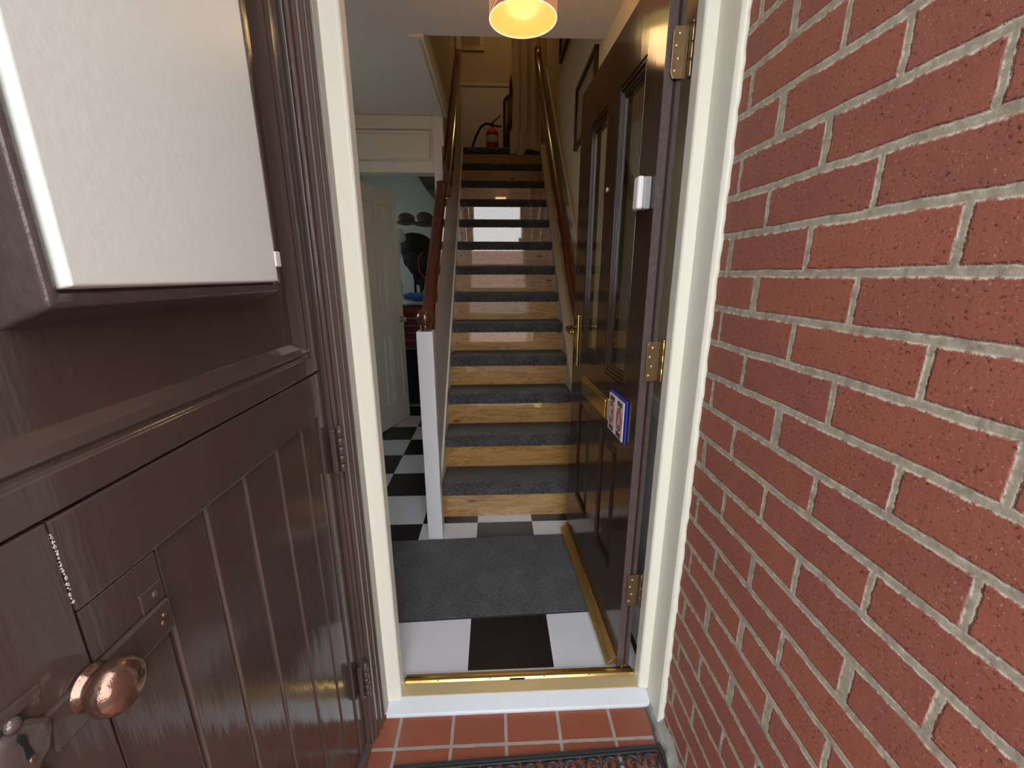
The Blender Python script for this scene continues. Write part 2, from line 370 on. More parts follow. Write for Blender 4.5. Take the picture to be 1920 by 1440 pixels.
# sill and threshold
sl = thing('trim_5', (.06, 1.0, PORCH), 'white painted sill below the brass threshold', kind='structure')
obj('sill', prism(bmesh.new(), [(.985, PORCH), (.984, -1.325), (.989, -1.3215), (1.028, -1.305), (1.112, -1.305), (1.112, PORCH)], 'x', -.352, .4815), 'sill_paint', sl, .002)
th = thing('threshold', (.06, 1.05, -1.303), 'brass threshold strip across the front doorway', 'threshold')
obj('ramp_plate', prism(bmesh.new(), [(1.0285, -1.3045), (1.0285, -1.3015), (1.060, -1.292), (1.075, -1.292), (1.075, -1.3045)], 'x', -.310, .451), 'brass_pale', th)
obj('tube_bar', prism(bmesh.new(), [(1.062, -1.2915), (1.066, -1.286), (1.073, -1.2835), (1.080, -1.286), (1.084, -1.292), (1.084, -1.3045), (1.062, -1.3045)], 'x', -.310, .451), 'brass', th, .001)
obj('rear_strip', B(-.310, .451, 1.0845, 1.098, -1.3045, -1.297), 'brass_dull', th)
obj('slot', B(.035, .085, 1.0605, 1.0632, -1.2945, -1.288), 'black_hole', th)
for sx_ in (-.20, -.03, .15, .30):
    obj('screw', lathe(bmesh.new(), [(.0001, .002), (.003, .0018), (.0034, 0)], (sx_, 1.066, -1.288), (0, -.75, .66), 10), 'brass_dull', th)

# ---------------- stable door on the left ----------------
XF = -.385                      # face of the leaves
fr = thing('trim_6', (-.38, .93, PORCH), 'dark brown moulded frame of the stable door', kind='structure')
prof = [(-.43, .906), (-.3765, .906), (-.3765, .914), (-.369, .918), (-.369, .926), (-.362, .930), (-.362, .944), (-.3655, .947), (-.3655, .951), (-.357, .956), (-.357, .966), (-.361, .970), (-.361, .974), (-.3535, .978), (-.3545, .992), (-.43, .995)]
obj('jamb', prism(bmesh.new(), prof, 'z', PORCH, .80), 'brown_gloss', fr, .0015)
obj('bottom_rail', prism(bmesh.new(), [(-.43, PORCH), (-.372, PORCH), (-.372, PORCH + .012), (-.380, PORCH + .03), (-.43, PORCH + .034)], 'y', .10, .9055), 'brown_worn', fr, .002)
obj('putty_strip', B(-.3575, -.353, .9925, 1.0205, -1.322, .80), 'caulk', fr)
obj('stop', B(-.45, -.4215, .88, .93, PORCH, .75), 'brown_gloss', fr)
obj('hinge_edge', B(-.421, XF - .006, .8998, .9058, PORCH + .04, .745), 'brown_gloss', fr)
obj('head', B(-.43, -.362, .10, .9055, .75, .80), 'brown_gloss', fr)
obj('jamb', B(-.43, -.362, .10, .145, PORCH, .75), 'brown_gloss', fr)

lo = thing('door_1', (XF, .905, PORCH + .036), 'lower leaf of the brown stable door, tongue and groove boards, copper coloured knob', kind='structure')
z0, z1 = PORCH + .036, -.2040
# boards with V grooves (one mesh), top rail, stiles
edges_y = [.326, .4165, .502, .590, .690, .786, .862]
for i in range(len(edges_y) - 1):
    a, b_ = edges_y[i], edges_y[i + 1]
    pr = [(XF - .035, a), (XF - .013, a), (XF - .0045, a + .0050), (XF - .0045, b_ - .0050), (XF - .013, b_), (XF - .035, b_)]
    obj('board', prism(bmesh.new(), pr, 'z', z0 + .0, -.2985), 'brown_gloss', lo, .0012)
obj('top_rail', B(XF - .035, XF, .3263, .8617, -.2975, z1), 'brown_gloss', lo, .002)
obj('stile', prism(bmesh.new(), [(XF - .035, .150), (XF, .150), (XF, .3245), (XF - .003, .3258), (XF - .035, .3258)], 'z', z0, z1), 'brown_gloss', lo, .0015)
obj('stile', prism(bmesh.new(), [(XF - .035, .8625), (XF - .001, .8625), (XF, .8640), (XF, .899), (XF - .035, .899)], 'z', z0, z1), 'brown_gloss', lo, .0015)
obj('ledge', B(XF - .0046, XF + .004, .2780, .4130, -.4000, -.3590), 'brown_gloss', lo, .002)
pb = obj('patch_block', B(XF - .0046, XF - .001, .3275, .4145, -.3580, -.2992), 'brown_gloss', lo, .0012)
obj('screw_plate', B(XF - .0012, XF + .0012, .383, .412, -.3575, -.333), 'brown_gloss', pb, .0012)
bm = bmesh.new(); ball(bm, (XF + .0012, .401, -.345), .0045, .5, 1, 1, 10); obj('screw', bm, 'brown_gloss', pb)
for yy, zz in ((.4015, -.374), (.3985, -.382)):
    bm = bmesh.new(); ball(bm, (XF + .0045, yy, zz), .0034, .6, 1, 1, 10); obj('paint_drip', bm, 'copper_knob', lo)
kn = obj('door_knob', lathe(bmesh.new(), [(.0205, 0), (.0205, .003), (.0155, .006), (.0155, .010), (.0225, .016), (.0255, .023), (.0245, .031), (.0195, .038), (.011, .042), (.0001, .0435)], (XF + .001, .316, -.372), (1, 0, 0), 32), 'copper_knob', lo)
chips = bmesh.new(); rc = random.Random(4)
for k in range(30):
    zz = -.215 - .075 * k / 30 + rc.uniform(-.002, .002); yy = .3256 + rc.uniform(-.0006, .0010); a = rc.uniform(.0004, .0011); h_ = rc.uniform(.0006, .0022)
    prism(chips, [(yy - a, zz), (yy, zz - h_), (yy + a * .8, zz - h_ * .2), (yy + a * .3, zz + h_), (yy - a * .5, zz + h_ * .6)], 'x', XF - .0004, XF + .0005)
obj('paint_chips', chips, 'label_white', lo)
# escutcheon with keyhole, thick with paint
es = bmesh.new(); lathe(es, [(.0215, 0), (.0222, .003), (.0205, .0065), (.015, .0088), (.008, .0098), (.0001, .010)], (XF - .001, .2580, -.3700), (1, 0, 0), 32)
for v in es.verts:
    a = math.atan2(v.co.z + .37, v.co.y - .258); k = 1 + .07 * math.sin(3 * a + 1) + .05 * math.sin(7 * a)
    v.co.y = .258 + (v.co.y - .258) * k; v.co.z = -.37 + (v.co.z + .37) * 1.22 * k
esc = obj('escutcheon', es, 'lock_metal', lo)
obj('keyhole', prism(bmesh.new(), [(.2545, -.352), (.2575, -.349), (.2600, -.353), (.2592, -.361), (.2605, -.373), (.2550, -.373), (.2560, -.361)], 'x', XF + .0055, XF + .0096), 'black_hole', esc)
bm = bmesh.new(); ball(bm, (XF + .0085, .2590, -.3775), .0032, .5, 1, 1, 10); obj('paint_chip', bm, 'copper_knob', esc)
for yy, zz in ((.2585, -.3405), (.2620, -.4035)):
    bm = bmesh.new(); ball(bm, (XF + .004, yy, zz), .006, .7, 1, 1.1, 12); obj('screw', bm, 'lock_metal', esc)
obj('lock_plate', prism(bmesh.new(), [(.235, -.350), (.250, -.325), (.284, -.328), (.282, -.338), (.246, -.338)], 'x', XF - .001, XF + .003), 'brown_gloss', lo, .002)

up = thing('door_2', (XF, .905, -.2), 'upper leaf of the brown stable door with a sunk flat panel', kind='structure')
u0, u1 = -.2005, .74
obj('panel', B(XF - .030, XF - .016, .20, .83, u0 + .04, u1), 'brown_gloss', up)
obj('bottom_rail', prism(bmesh.new(), [(XF - .034, u0), (XF, u0), (XF, -.166), (XF - .005, -.163), (XF - .005, -.158), (XF - .001, -.153), (XF - .006, -.143), (XF - .0155, -.130), (XF - .034, -.130)], 'y', .2352, .8678), 'brown_gloss', up, .0012)
obj('stile', prism(bmesh.new(), [(XF - .034, .8995), (XF, .8995), (XF, .868), (XF - .005, .864), (XF - .005, .859), (XF - .001, .852), (XF - .006, .842), (XF - .0155, .826), (XF - .034, .826)], 'z', u0 + .001, u1), 'brown_gloss', up, .0012)
obj('stile', B(XF - .034, XF - .0005, .150, .235, u0, u1), 'brown_gloss', up)

def butt_hinge(z0_, z1_, y, mat='brown_gloss', par=None):
    h = thing('hinge', (-.352, y, z0_), None, None)
    return h
for (a, b_, y, lab) in ((-.448, -.340, .902, 'brown painted butt hinge near the top of the lower stable door leaf'), (-1.125, -1.018, .894, 'brown painted butt hinge near the foot of the stable door')):
    h = thing('hinge', (-.362, y, a), lab, 'hinge')
    obj('plate', B(-.3795, -.3680, y - .012, y + .014, a, b_), 'brown_gloss', h, .002)
    n = 5; L = (b_ - a) / n; bm = bmesh.new()
    for k in range(n):
        lathe(bm, [(.0055, 0), (.0072, .002), (.0072, L - .003), (.0055, L - .001)], (-.3610, y + .001, a + k * L), n=14)
    obj('knuckle', bm, 'brown_gloss', h)
    bm = bmesh.new(); ball(bm, (-.3610, y + .001, b_ + .0005), .006, n=12); obj('pin', bm, 'brown_gloss', h)

# meter box on the upper leaf
mb = thing('meter_box', (-.37, .52, -.04), 'brown box with pale cream flap fixed to the upper stable door leaf', 'meter box')
bm = bmesh.new()
YA, YB, ZT = .338, .690, .62; x0_, x1_ = XF - .015, -.3455
def quadring(x, ya, yb, za, zb): return [bm.verts.new((x, ya, za)), bm.verts.new((x, yb, za)), bm.verts.new((x, yb, zb)), bm.verts.new((x, ya, zb))]
R0 = quadring(x0_, YA + .010, YB + .020, -.043, ZT + .02); R1 = quadring(x1_, YA, YB, -.0245, ZT)
R2 = quadring(x1_, YA + .012, YB - .008, -.0135, ZT - .01); R3 = quadring(x1_ - .008, YA + .012, YB - .008, -.0135, ZT - .01)
for A, C in ((R0, R1), (R1, R2), (R2, R3)):
    for k in range(4): bm.faces.new((A[k], A[(k + 1) % 4], C[(k + 1) % 4], C[k]))
bm.faces.new(R3); bmesh.ops.recalc_face_normals(bm, faces=bm.faces)
obj('casing', bm, 'brown_worn', mb, .004, seg=3)
bm = bmesh.new()
fx0, fx1 = x1_ - .0075, -.3385
Q0 = quadring(fx0, YA + .0128, YB - .0095, -.0115, ZT - .012); Q1 = quadring(fx1, YA + .0150, YB - .0105, -.0085, ZT - .014)
for k in range(4): bm.faces.new((Q0[k], Q0[(k + 1) % 4], Q1[(k + 1) % 4], Q1[k]))
bm.faces.new(Q0[::-1]); bm.faces.new(Q1); bmesh.ops.recalc_face_normals(bm, faces=bm.faces)
fl_ = obj('flap', bm, 'cream_meter', mb, .0022, seg=3)
obj('hinge_lug', B(x1_ + .0005, -.337, YB - .0125, YB + .0035, .013, .036), 'cream_meter', fl_, .0015)
obj('hinge_pin', B(x1_ - .001, -.340, YB - .006, YB + .002, .0375, ZT - .02), 'brown_worn', fl_, .002)
obj('hinge_pin', B(x1_ - .001, -.340, YB - .006, YB + .002, -.012, .0115), 'brown_worn', fl_, .002)

# rubber doormat
dm = thing('doormat', (.10, .65, PORCH), 'black rubber scrollwork doormat on the red porch tiles', 'doormat')
a_ = math.atan2(.876 - .853, .76)
dm.rotation_euler = (0, 0, a_)
Lx, Ly = .385, .222           # half sizes, local frame
dm.location = Vector((.086 + Ly * math.sin(a_), .8645 - Ly * math.cos(a_), PORCH + H))
bm = bmesh.new()
def frame2(bm, x, y, w, z0, z1):
    box(bm, -x, x, y - w, y, z0, z1); box(bm, -x, x, -y, -y + w, z0, z1); box(bm, -x, -x + w, -y + w, y - w, z0, z1); box(bm, x - w, x, -y + w, y - w, z0, z1)
frame2(bm, Lx, Ly, .011, 0, .008); frame2(bm, Lx - .014, Ly - .014, .006, 0, .0105)
box(bm, -Lx + .01, Lx - .01, Ly - .015, Ly - .010, 0, .004)
obj('border', bm, 'rubber', dm, .0015, local=True)
bm = bmesh.new()
nx, ny = 13, 7
for i in range(nx):
    for j in range(ny):
        cx = -Lx + .045 + (2 * Lx - .09) * i / (nx - 1); cy = Ly - .045 - (2 * Ly - .09) * j / (ny - 1)
        s = 1 if (i + j) % 2 else -1
        pts = []
        for k in range(22):
            a = .4 + k * .36; r = .025 - k * .0010
            pts.append((cx + s * r * math.cos(a), cy + r * math.sin(a), .0055))
        tube(bm, pts, [.0040] * 17 + [.0045] * 5, 6)
        tube(bm, [(cx - .027, cy + .002 * s, .004), (cx, cy + .027, .0045), (cx + .027, cy - .002 * s, .004)], .0034, 6)
        tube(bm, [(cx - .027, cy + .027, .004), (cx - .012, cy + .016, .005), (cx + .003, cy + .030, .004)], .003, 6)
        ball(bm, (cx + .027, cy + .027, .005), .0055, n=8)
obj('scrollwork', bm, 'rubber', dm, local=True)

# ---------------- hall structure ----------------
struct('floor_hall', B(-1.6, .523, 1.098, 4.7, FL - .05, FL), 'vinyl_checker', 'black and white chequered vinyl hall floor')
struct('wall_hall_right', B(.523, .70, 1.112, 5.6, FL - .05, 3.6), 'wall_cream', 'cream hall wall on the right of the stairs')
struct('wall_hall_left', B((-1.70, -1.6, 1.112, 1.9, FL - .05, 1.3), (-1.70, -1.6, 1.9, 2.7, FL - .05, -.05), (-1.70, -1.6, 1.9, 2.7, .60, 1.3), (-1.70, -1.6, 2.7, 3.85, FL - .05, 1.3), (-1.70, -1.6, 3.85, 4.45, FL - .05, -.1), (-1.70, -1.6, 3.85, 4.45, .68, 1.3), (-1.70, -1.6, 4.45, 4.8, FL - .05, 1.3)), 'wall_cool', 'side wall of hall and store room')
struct('ceiling_hall', B((-1.6, .523, 1.112, 2.217, CEIL, 1.30), (-1.6, -.366, 2.217, 4.7, CEIL, 1.30)), 'ceiling_white', 'textured white hall ceiling')
struct('trim_7', B((-.366, -.3105, 2.221, 3.2, CEIL - .008, CEIL + .10), (-.3545, -.3300, 2.225, 3.2, CEIL - .014, CEIL - .008), (-.372, -.308, 2.205, 2.235, CEIL - .012, CEIL)), 'trim_white', 'white moulding along the stairwell opening', .002)
struct('wall_stairwell_left', B((-.41, -.345, 2.217, 3.3, CEIL + .101, 3.6), (-.41, -.351, 3.3, 4.70, FL, 3.6)), 'wall_cream', 'stairwell wall beside the steps')
struct('wall_stairwell_front', B(-.41, .523, 2.10, 2.216, 1.305, 3.6), 'wall_cream')
struct('wall_back', B(-1.2, .70, 5.5, 5.6, 1.0, 3.6), 'wall_cream', 'cream back wall of the upper landing')
struct('wall_landing_left', B(-1.3, -1.2, 4.60, 5.6, 1.0, 3.6), 'wall_cream')
struct('wall_landing_side', B(-1.2, -.41, 4.60, 4.70, 1.234, 3.6), 'wall_cream')
struct('ceiling_landing', B(-1.3, .70, 2.1, 5.6, 3.6, 3.68), 'ceiling_white')
struct('floor_landing', B((-1.2, -.31, 4.71, 5.5, 1.10, 1.234), (-.31, .523, 4.65, 5.5, 1.10, 1.234)), 'stair_carpet', 'dark carpeted upper landing')
struct('trim_8', B((-1.2, .10, 5.485, 5.5, 2.115, 2.150), (.10, .523, 5.485, 5.5, 2.115, 2.150)), 'trim_white', 'white dado rail on the landing wall', .003)
struct('wall_landing_dado', B(-1.2, .523, 5.492, 5.4999, 1.234, 2.10), 'ceiling_white', 'pale panel below the landing dado rail')
struct('trim_9', B(-.335, -.300, 4.60, 4.72, 1.236, 3.0), 'trim_white', 'white corner trim at the head of the stairs', .003)
# dado rail and lower wall behind the front door
struct('trim_10', B((.505, .523, 1.115, 2.40, -.44, -.415), (.498, .523, 1.115, 2.40, -.415, -.375)), 'trim_white', 'white dado rail on the hall wall behind the front door', .004)
struct('wall_hall_dado', B(.519, .5229, 1.115, 2.40, FL, -.44), 'wall_grey', 'grey painted wall below the dado rail')
struct('baseboard_right', B(.503, .5189, 1.115, 2.02, FL, FL + .12), 'white_paint', 'white skirting behind the front door', .003)
# wall with store room doorway
struct('wall_hall_back', B((-1.6, -1.03, 3.2, 3.3, FL, CEIL), (-.412, -.352, 3.2, 3.3, FL, CEIL), (-1.03, -.412, 3.2, 3.3, .694, CEIL)), 'trim_white', 'white wall around the store room doorway')
tr = thing('trim_11', (-.72, 3.19, FL), 'white architrave and overpanel of the store room doorway', kind='structure')
obj('architrave', B((-.412, -.352, 3.182, 3.2, FL, CEIL - .001), (-.3525, -.338, 3.174, 3.2, .86, CEIL - .001)), 'trim_white', tr, .003)
obj('architrave', B((-1.09, -1.03, 3.182, 3.2, FL, CEIL - .001)), 'trim_white', tr, .003)
obj('head_band', B((-1.03, -.4125, 3.182, 3.2, .965, CEIL - .002), (-1.03, -.412, 3.186, 3.2, .694, .765)), 'trim_white', tr, .003)
obj('panel_moulding', B((-1.03, -.437, 3.178, 3.1995, .938, .955), (-.450, -.437, 3.178, 3.1995, .782, .9375), (-1.03, -.4505, 3.190, 3.1995, .776, .786)), 'trim_white', tr, .003)
# store room
struct('wall_store_back', B(-1.7, -.41, 4.7, 4.8, FL - .05, CEIL), 'wall_cool', 'pale wall at the back of the store room')
struct('ceiling_store', prism(bmesh.new(), [(-.80, 1.05), (-.62, .765), (-.411, .765), (-.411, 1.05)], 'y', 4.15, 4.70), 'soffit_brown', 'dark sloping bulkhead under the upper stairs')
for wname, wlab, ya, yb, za, zb_ in (('added_window_1', 'added unseen store room window letting in daylight', 3.85, 4.45, -.1, .68), ('added_window_2', 'added unseen side window brightening the hall', 1.9, 2.7, -.05, .60)):  # unseen side windows, added so daylight brightens the hall and store room
    w1 = thing(wname, (-1.65, (ya + yb) / 2, za), wlab, kind='structure'); ym = (ya + yb) / 2
    obj('added_window_frame', B((-1.68, -1.63, ya, yb, za, za + .04), (-1.68, -1.63, ya, yb, zb_ - .04, zb_), (-1.68, -1.63, ya, ya + .04, za + .04, zb_ - .04), (-1.68, -1.63, yb - .04, yb, za + .04, zb_ - .04), (-1.67, -1.64, ym - .02, ym + .02, za + .04, zb_ - .04)), 'white_paint', w1)
    obj('pane', B(-1.657, -1.653, ya + .04, yb - .04, za + .04, zb_ - .04), 'door_glass', w1)

# ---------------- store room door (white six panel) ----------------
dx = Vector((-.86, 3.73, 0)) - Vector((-1.022, 3.215, 0)); ang = math.atan2(dx.y, dx.x); wd = .600
d3 = thing('door_3', (-1.022, 3.215, FL + .01), 'white six panel store room door standing ajar', kind='structure', rot=(0, 0, ang))
bm = bmesh.new()
hh = 1.975
obj('leaf', B(0, wd, -.018, .018, 0, hh), 'inner_door', d3, .002, local=True)
for (ua, ub) in ((.075, .265), (.335, .525)):
    for (za, zb) in ((.20, .80), (.98, 1.55), (1.64, 1.85)):
        bm = bmesh.new()
        for s in (-1, 1):
            yb0 = -.018 if s < 0 else .018
            box(bm, ua, ub, min(yb0, yb0 + s * .009), max(yb0, yb0 + s * .009), za, za + .012); box(bm, ua, ub, min(yb0, yb0 + s * .009), max(yb0, yb0 + s * .009), zb - .012, zb)
            box(bm, ua, ua + .012, min(yb0, yb0 + s * .009), max(yb0, yb0 + s * .009), za + .012, zb - .012); box(bm, ub - .012, ub, min(yb0, yb0 + s * .009), max(yb0, yb0 + s * .009), za + .012, zb - .012)
            prism(bm, [(ua + .03, yb0), (ua + .045, yb0 + s * .006), (ub - .045, yb0 + s * .006), (ub - .03, yb0)], 'z', za + .03, zb - .03)
        obj('door_panel', bm, 'inner_door', d3, .0015, local=True)
for s in (-1, 1):
    k = obj('door_knob', lathe(bmesh.new(), [(.026, 0), (.026, .006), (.010, .010), (.009, .026), (.022, .034), (.026, .046), (.018, .056), (.0001, .059)], (wd - .055, s * .018, .92), (0, s, 0), 20), 'chrome', d3, local=True)

# ---------------- staircase ----------------
G, R_, Y0 = .2137, .1957, 2.052
SX0, SX1 = -.3095, .476
def nos(y): return FL + R_ * (1 + (y - Y0) / G)
st = thing('staircase', (.08, Y0, FL), 'steep straight staircase with glossy oak risers and mahogany capped side panel', 'staircase')
rs = []
def riser_bm():
    lean = .0101
    bm = bmesh.new()
    prism(bm, [(0, 0), (-lean, R_ - .012), (-lean + .014, R_ - .012), (.014, 0)], 'x', SX0 + .012, SX1 - .001)
    return bm
ris0 = None
for k in range(13):
    if k == 0:
        bm = riser_bm(); me = bpy.data.meshes.new('riser'); bm.to_mesh(me); bm.free(); me.materials.append(MT['oak_laminate'])
        bs = bmesh.new(); lathe(bs, [(.0055, 0), (.0055, .0012), (.004, .003), (.0001, .0036)], (0, 0, 0), (0, -1, 0), 12); ms = bpy.data.meshes.new('stud'); bs.to_mesh(ms); bs.free(); ms.materials.append(MT['brass'])
    o = bpy.data.objects.new('riser', me); S.collection.objects.link(o); o.parent = st
    o.location = Vector((0, Y0 + G * k, FL + R_ * k)) - WORLD[st.name]
    for sx_ in (SX0 + .040, SX1 - .030):
        q = bpy.data.objects.new('stud', ms); S.collection.objects.link(q); q.parent = o
        q.location = (sx_, -.0040, R_ * .50)
for k in range(1, 13):
    obj('tread', B(SX0 + .012, SX1 - .001, Y0 + G * (k - 1) - .010, Y0 + G * k + .012, FL + R_ * k - .0118, FL + R_ * k), 'dark_wood', st)
obj('tread', B(SX0 + .012, SX1 - .001, Y0 + G * 12 - .010, 4.6499, FL + R_ * 13 - .0118, FL + R_ * 13), 'dark_wood', st)
def slope_prism(x0, x1, ya, yb, lo_, hi_):
    return prism(bmesh.new(), [(ya, nos(ya) + lo_), (yb, nos(yb) + lo_), (yb, nos(yb) + hi_), (ya, nos(ya) + hi_)], 'x', x0, x1)
# string boards
obj('string_board', prism(bmesh.new(), [(Y0 - .03, FL), (2.40, FL), (4.62, nos(4.62) - .30), (4.62, nos(4.62) + .035), (Y0 - .03, nos(Y0 - .03) + .035)], 'x', SX0, SX0 + .0115), 'trim_white', st, .002)
sr = obj('string_board', prism(bmesh.new(), [(Y0 - .03, FL), (2.40, FL), (4.62, nos(4.62) - .30), (4.62, nos(4.62) + .055), (Y0 - .03, nos(Y0 - .03) + .055)], 'x', SX1, .5225), 'wall_grey', st, .002)
obj('string_cap', slope_prism(SX1 - .004, .5226, Y0 - .03, 4.62, .056, .066), 'trim_tan', st, .002)
# newel
nw = obj('newel_post', B(-.352, -.278, 1.842, 1.912, FL, -.2435), 'white_paint', st, .004)
obj('finial', lathe(bmesh.new(), [(.0260, 0), (.0265, .004), (.018, .008), (.0165, .012), (.0235, .016), (.024, .020), (.019, .024), (.0205, .026), (.030, .033), (.0355, .045), (.0365, .058), (.034, .072), (.026, .085), (.013, .0925), (.0001, .0945)], (-.315, 1.877, -.2430), n=32), 'ball_wood', nw)
# solid side panel of the balustrade
obj('side_panel', prism(bmesh.new(), [(1.913, FL), (4.598, FL), (4.598, nos(4.598) + .76), (2.96, nos(2.96) + .76), (2.95, nos(2.95) + .79), (1.913, nos(1.913) + .79)], 'x', -.350, -.311), 'wall_grey', st, .002)
obj('banister_cap', slope_prism(-.370, -.302, 1.915, 2.95, .795, .895), 'mahogany', st, .018, seg=4)
obj('banister_cap', B(-.370, -.280, 2.925, 2.985, nos(2.95) + .79, nos(2.95) + .885), 'mahogany', st, .012, seg=3)
# upper rail on the left wall
obj('banister_cap', slope_prism(-.340, -.278, 2.987, 4.60, .765, .860), 'mahogany', st, .014, seg=4)
# right rail on mounting board
hr = thing('handrail', (.49, 3.4, nos(3.4)), 'round mahogany handrail on the right hand stair wall', 'handrail')
obj('mounting_board', slope_prism(.503, .5228, 2.05, 4.52, .66, .765), 'trim_tan', hr, .003)
P0, P1 = (.447, 2.10, -.323), (.447, 4.51, 1.870)
tp = [Vector(P0).lerp(Vector(P1), i / 14) for i in range(14)] + [Vector((.440, 4.46, 1.90)), Vector((.434, 4.49, 1.97)), Vector((.430, 4.495, 2.05))]
obj('rail', tube(bmesh.new(), [tuple(v) for v in tp], [.014, .030, .035] + [.035] * 12 + [.034, .031], 20, flat=1.15), 'mahogany', hr)
for i in (2, 7, 12):
    c = tp[i]; b_ = obj('bracket', tube(bmesh.new(), [(c.x, c.y, c.z - .034), (c.x + .012, c.y, c.z - .060), (.5025, c.y, c.z - .066)], .006, 8), 'dark_wood', hr)

# carpet pads, one per step
ordn = ['first', 'second', 'third', 'fourth', 'fifth', 'sixth', 'seventh', 'eighth', 'ninth', 'tenth', 'eleventh', 'twelfth']
def pad_bm(depth=G - .012):
    t_ = .010; x0, x1 = SX0 + .014, SX1 - .003; bm = bmesh.new()
    yn = -.0185                                     # front of the nose, from the riser foot
    prof = [(depth, .0008), (depth, t_), (.004, t_), (-.008, t_ - .001), (yn + .001, t_ - .007), (yn - .004, -.008), (yn - .004, -.050), (yn + .001, -.056), (yn + .007, -.055), (yn + .0078, -.012), (yn + .0078, .0008)]
    NX = 60; rings = []
    for i in range(NX + 1):
        x = x0 + (x1 - x0) * i / NX; ring_ = []
        for j, (y, z) in enumerate(prof):
            w = .0016 * math.sin(i * 1.7 + j) + .0012 * math.sin(i * 3.9 + 2 * j) if j in (6, 7) else .0
            ring_.append(bm.verts.new((x, y, z + w)))
        rings.append(ring_)
    n = len(prof)
    for A, C in zip(rings, rings[1:]):
        for j in range(n): bm.faces.new((A[j], A[(j + 1) % n], C[(j + 1) % n], C[j])).smooth = 1 <= j <= 7
    bm.faces.new(rings[0]); bm.faces.new(rings[-1][::-1]); bmesh.ops.recalc_face_normals(bm, faces=bm.faces)
    return bm
bm = pad_bm(); pme = bpy.data.meshes.new('stair_pad'); bm.to_mesh(pme); bm.free(); pme.materials.append(MT['stair_carpet'])
for k in range(1, 13):
    o = bpy.data.objects.new('stair_pad', pme); S.collection.objects.link(o)
    o.location = (0, Y0 + G * (k - 1), FL + R_ * k + H)
    lab = 'charcoal carpet pad on the %s step counted up from the chequered floor' % ordn[k - 1]
    if k == 12: lab = 'charcoal carpet pad on the top step, just below the landing'
    meta(o, lab, 'stair carpet', 'carpet pads on the stair treads')
bm = pad_bm(.029); o = obj('landing_carpet_strip', bm, 'stair_carpet', None)
o.location = Vector(o.location) + Vector((0, Y0 + G * 12, FL + R_ * 13))
meta(o, 'dark carpet strip over the landing edge at the head of the stairs', 'stair carpet')

# hall mat
a2 = math.atan2(.022, .72); hm = thing('hall_mat', (-.08, 1.59, FL), 'charcoal flecked mat on the chequered hall floor', 'mat', rot=(0, 0, a2))
obj('pile', B(-.62, .455, -.250, .252, .0005, .0105), 'mat_carpet', hm, .003, local=True)
obj('backing', B(-.624, .459, -.254, .256, 0, .0035), 'rubber', hm, local=True)

# ---------------- front door, open inward ----------------
O = Vector((.400, 1.095, FL + .022)); Dv = Vector((-.035, .80, 0)).normalized(); fa = math.atan2(Dv.y, Dv.x)
fd = thing('door_4', tuple(O), 'dark brown glazed front door standing open against the hall wall', kind='structure', rot=(0, 0, fa))
# local: x along the width, +y faces the porch side (photo left), z up
zb = O.z
def Z(z): return z - zb
TH = .042
def fbox(name, u0_, u1_, y0_, y1_, za, zb_, mat='door_brown', par=fd, bev=.0015):
    return obj(name, B(u0_, u1_, y0_, y1_, Z(za), Z(zb_)), mat, par, bev, local=True)
WD = .80; top = .70
gR, gL = (.145, .285), (.460, .605); gz = (-.300, .510)
# leaf as one solid with two glazed openings
bm = bmesh.new()
def bx_(u0_, u1_, za, zb_): box(bm, u0_, u1_, -TH, 0, Z(za), Z(zb_))
EM = .034
bx_(0, WD, zb + .0, -1.02 + .0); bx_(0, gR[0] - EM, -1.02, top); bx_(.655, WD, -1.02, top); bx_(gR[0] - EM, .655, -.535, gz[0] - EM)
bx_(gR[0] - EM, .655, gz[1] + EM, top); bx_(.325, .455, -1.02, -.535); bx_(gR[0] - EM, .13, -1.02, -.535)
bx_(gR[1] + EM, gL[0] - EM, gz[0] - EM, gz[1] + EM); bx_(gL[1] + EM, .655, gz[0] - EM, gz[1] + EM)
obj('leaf', bm, 'door_brown', fd, local=True)
# grooved hinge edge, seen from the porch
obj('edge_lipping', prism(bmesh.new(), [(-.003, .0), (.0, .0), (.0, -TH), (-.003, -TH), (-.003, -.032), (0, -.030), (0, -.024), (-.003, -.022)], 'z', Z(zb), Z(top)), 'brown_worn', fd, local=True)
for (a, b_) in ((.13, .325), (.455, .655)):
    bm = bmesh.new(); pz = (-1.02, -.535)
    box(bm, a, b_, -TH + .008, -.012, Z(pz[0]), Z(pz[1]))
    for q in ((a, b_, pz[0], pz[0] + .010), (a, b_, pz[1] - .010, pz[1]), (a, a + .010, pz[0] + .010, pz[1] - .010), (b_ - .010, b_, pz[0] + .010, pz[1] - .010)):
        box(bm, q[0], q[1], -.012, -.0015, Z(q[2]), Z(q[3]))
    # fielded centre
    A = [bm.verts.new(c) for c in ((a + .028, -.012, Z(pz[0] + .03)), (b_ - .028, -.012, Z(pz[0] + .03)), (b_ - .028, -.012, Z(pz[1] - .03)), (a + .028, -.012, Z(pz[1] - .03)))]
    C = [bm.verts.new(c) for c in ((a + .050, -.002, Z(pz[0] + .055)), (b_ - .050, -.002, Z(pz[0] + .055)), (b_ - .050, -.002, Z(pz[1] - .055)), (a + .050, -.002, Z(pz[1] - .055)))]
    for i in range(4): bm.faces.new((A[i], A[(i + 1) % 4], C[(i + 1) % 4], C[i]))
    bm.faces.new(C)
    obj('lower_panel', bm, 'door_brown', fd, .0015, local=True)
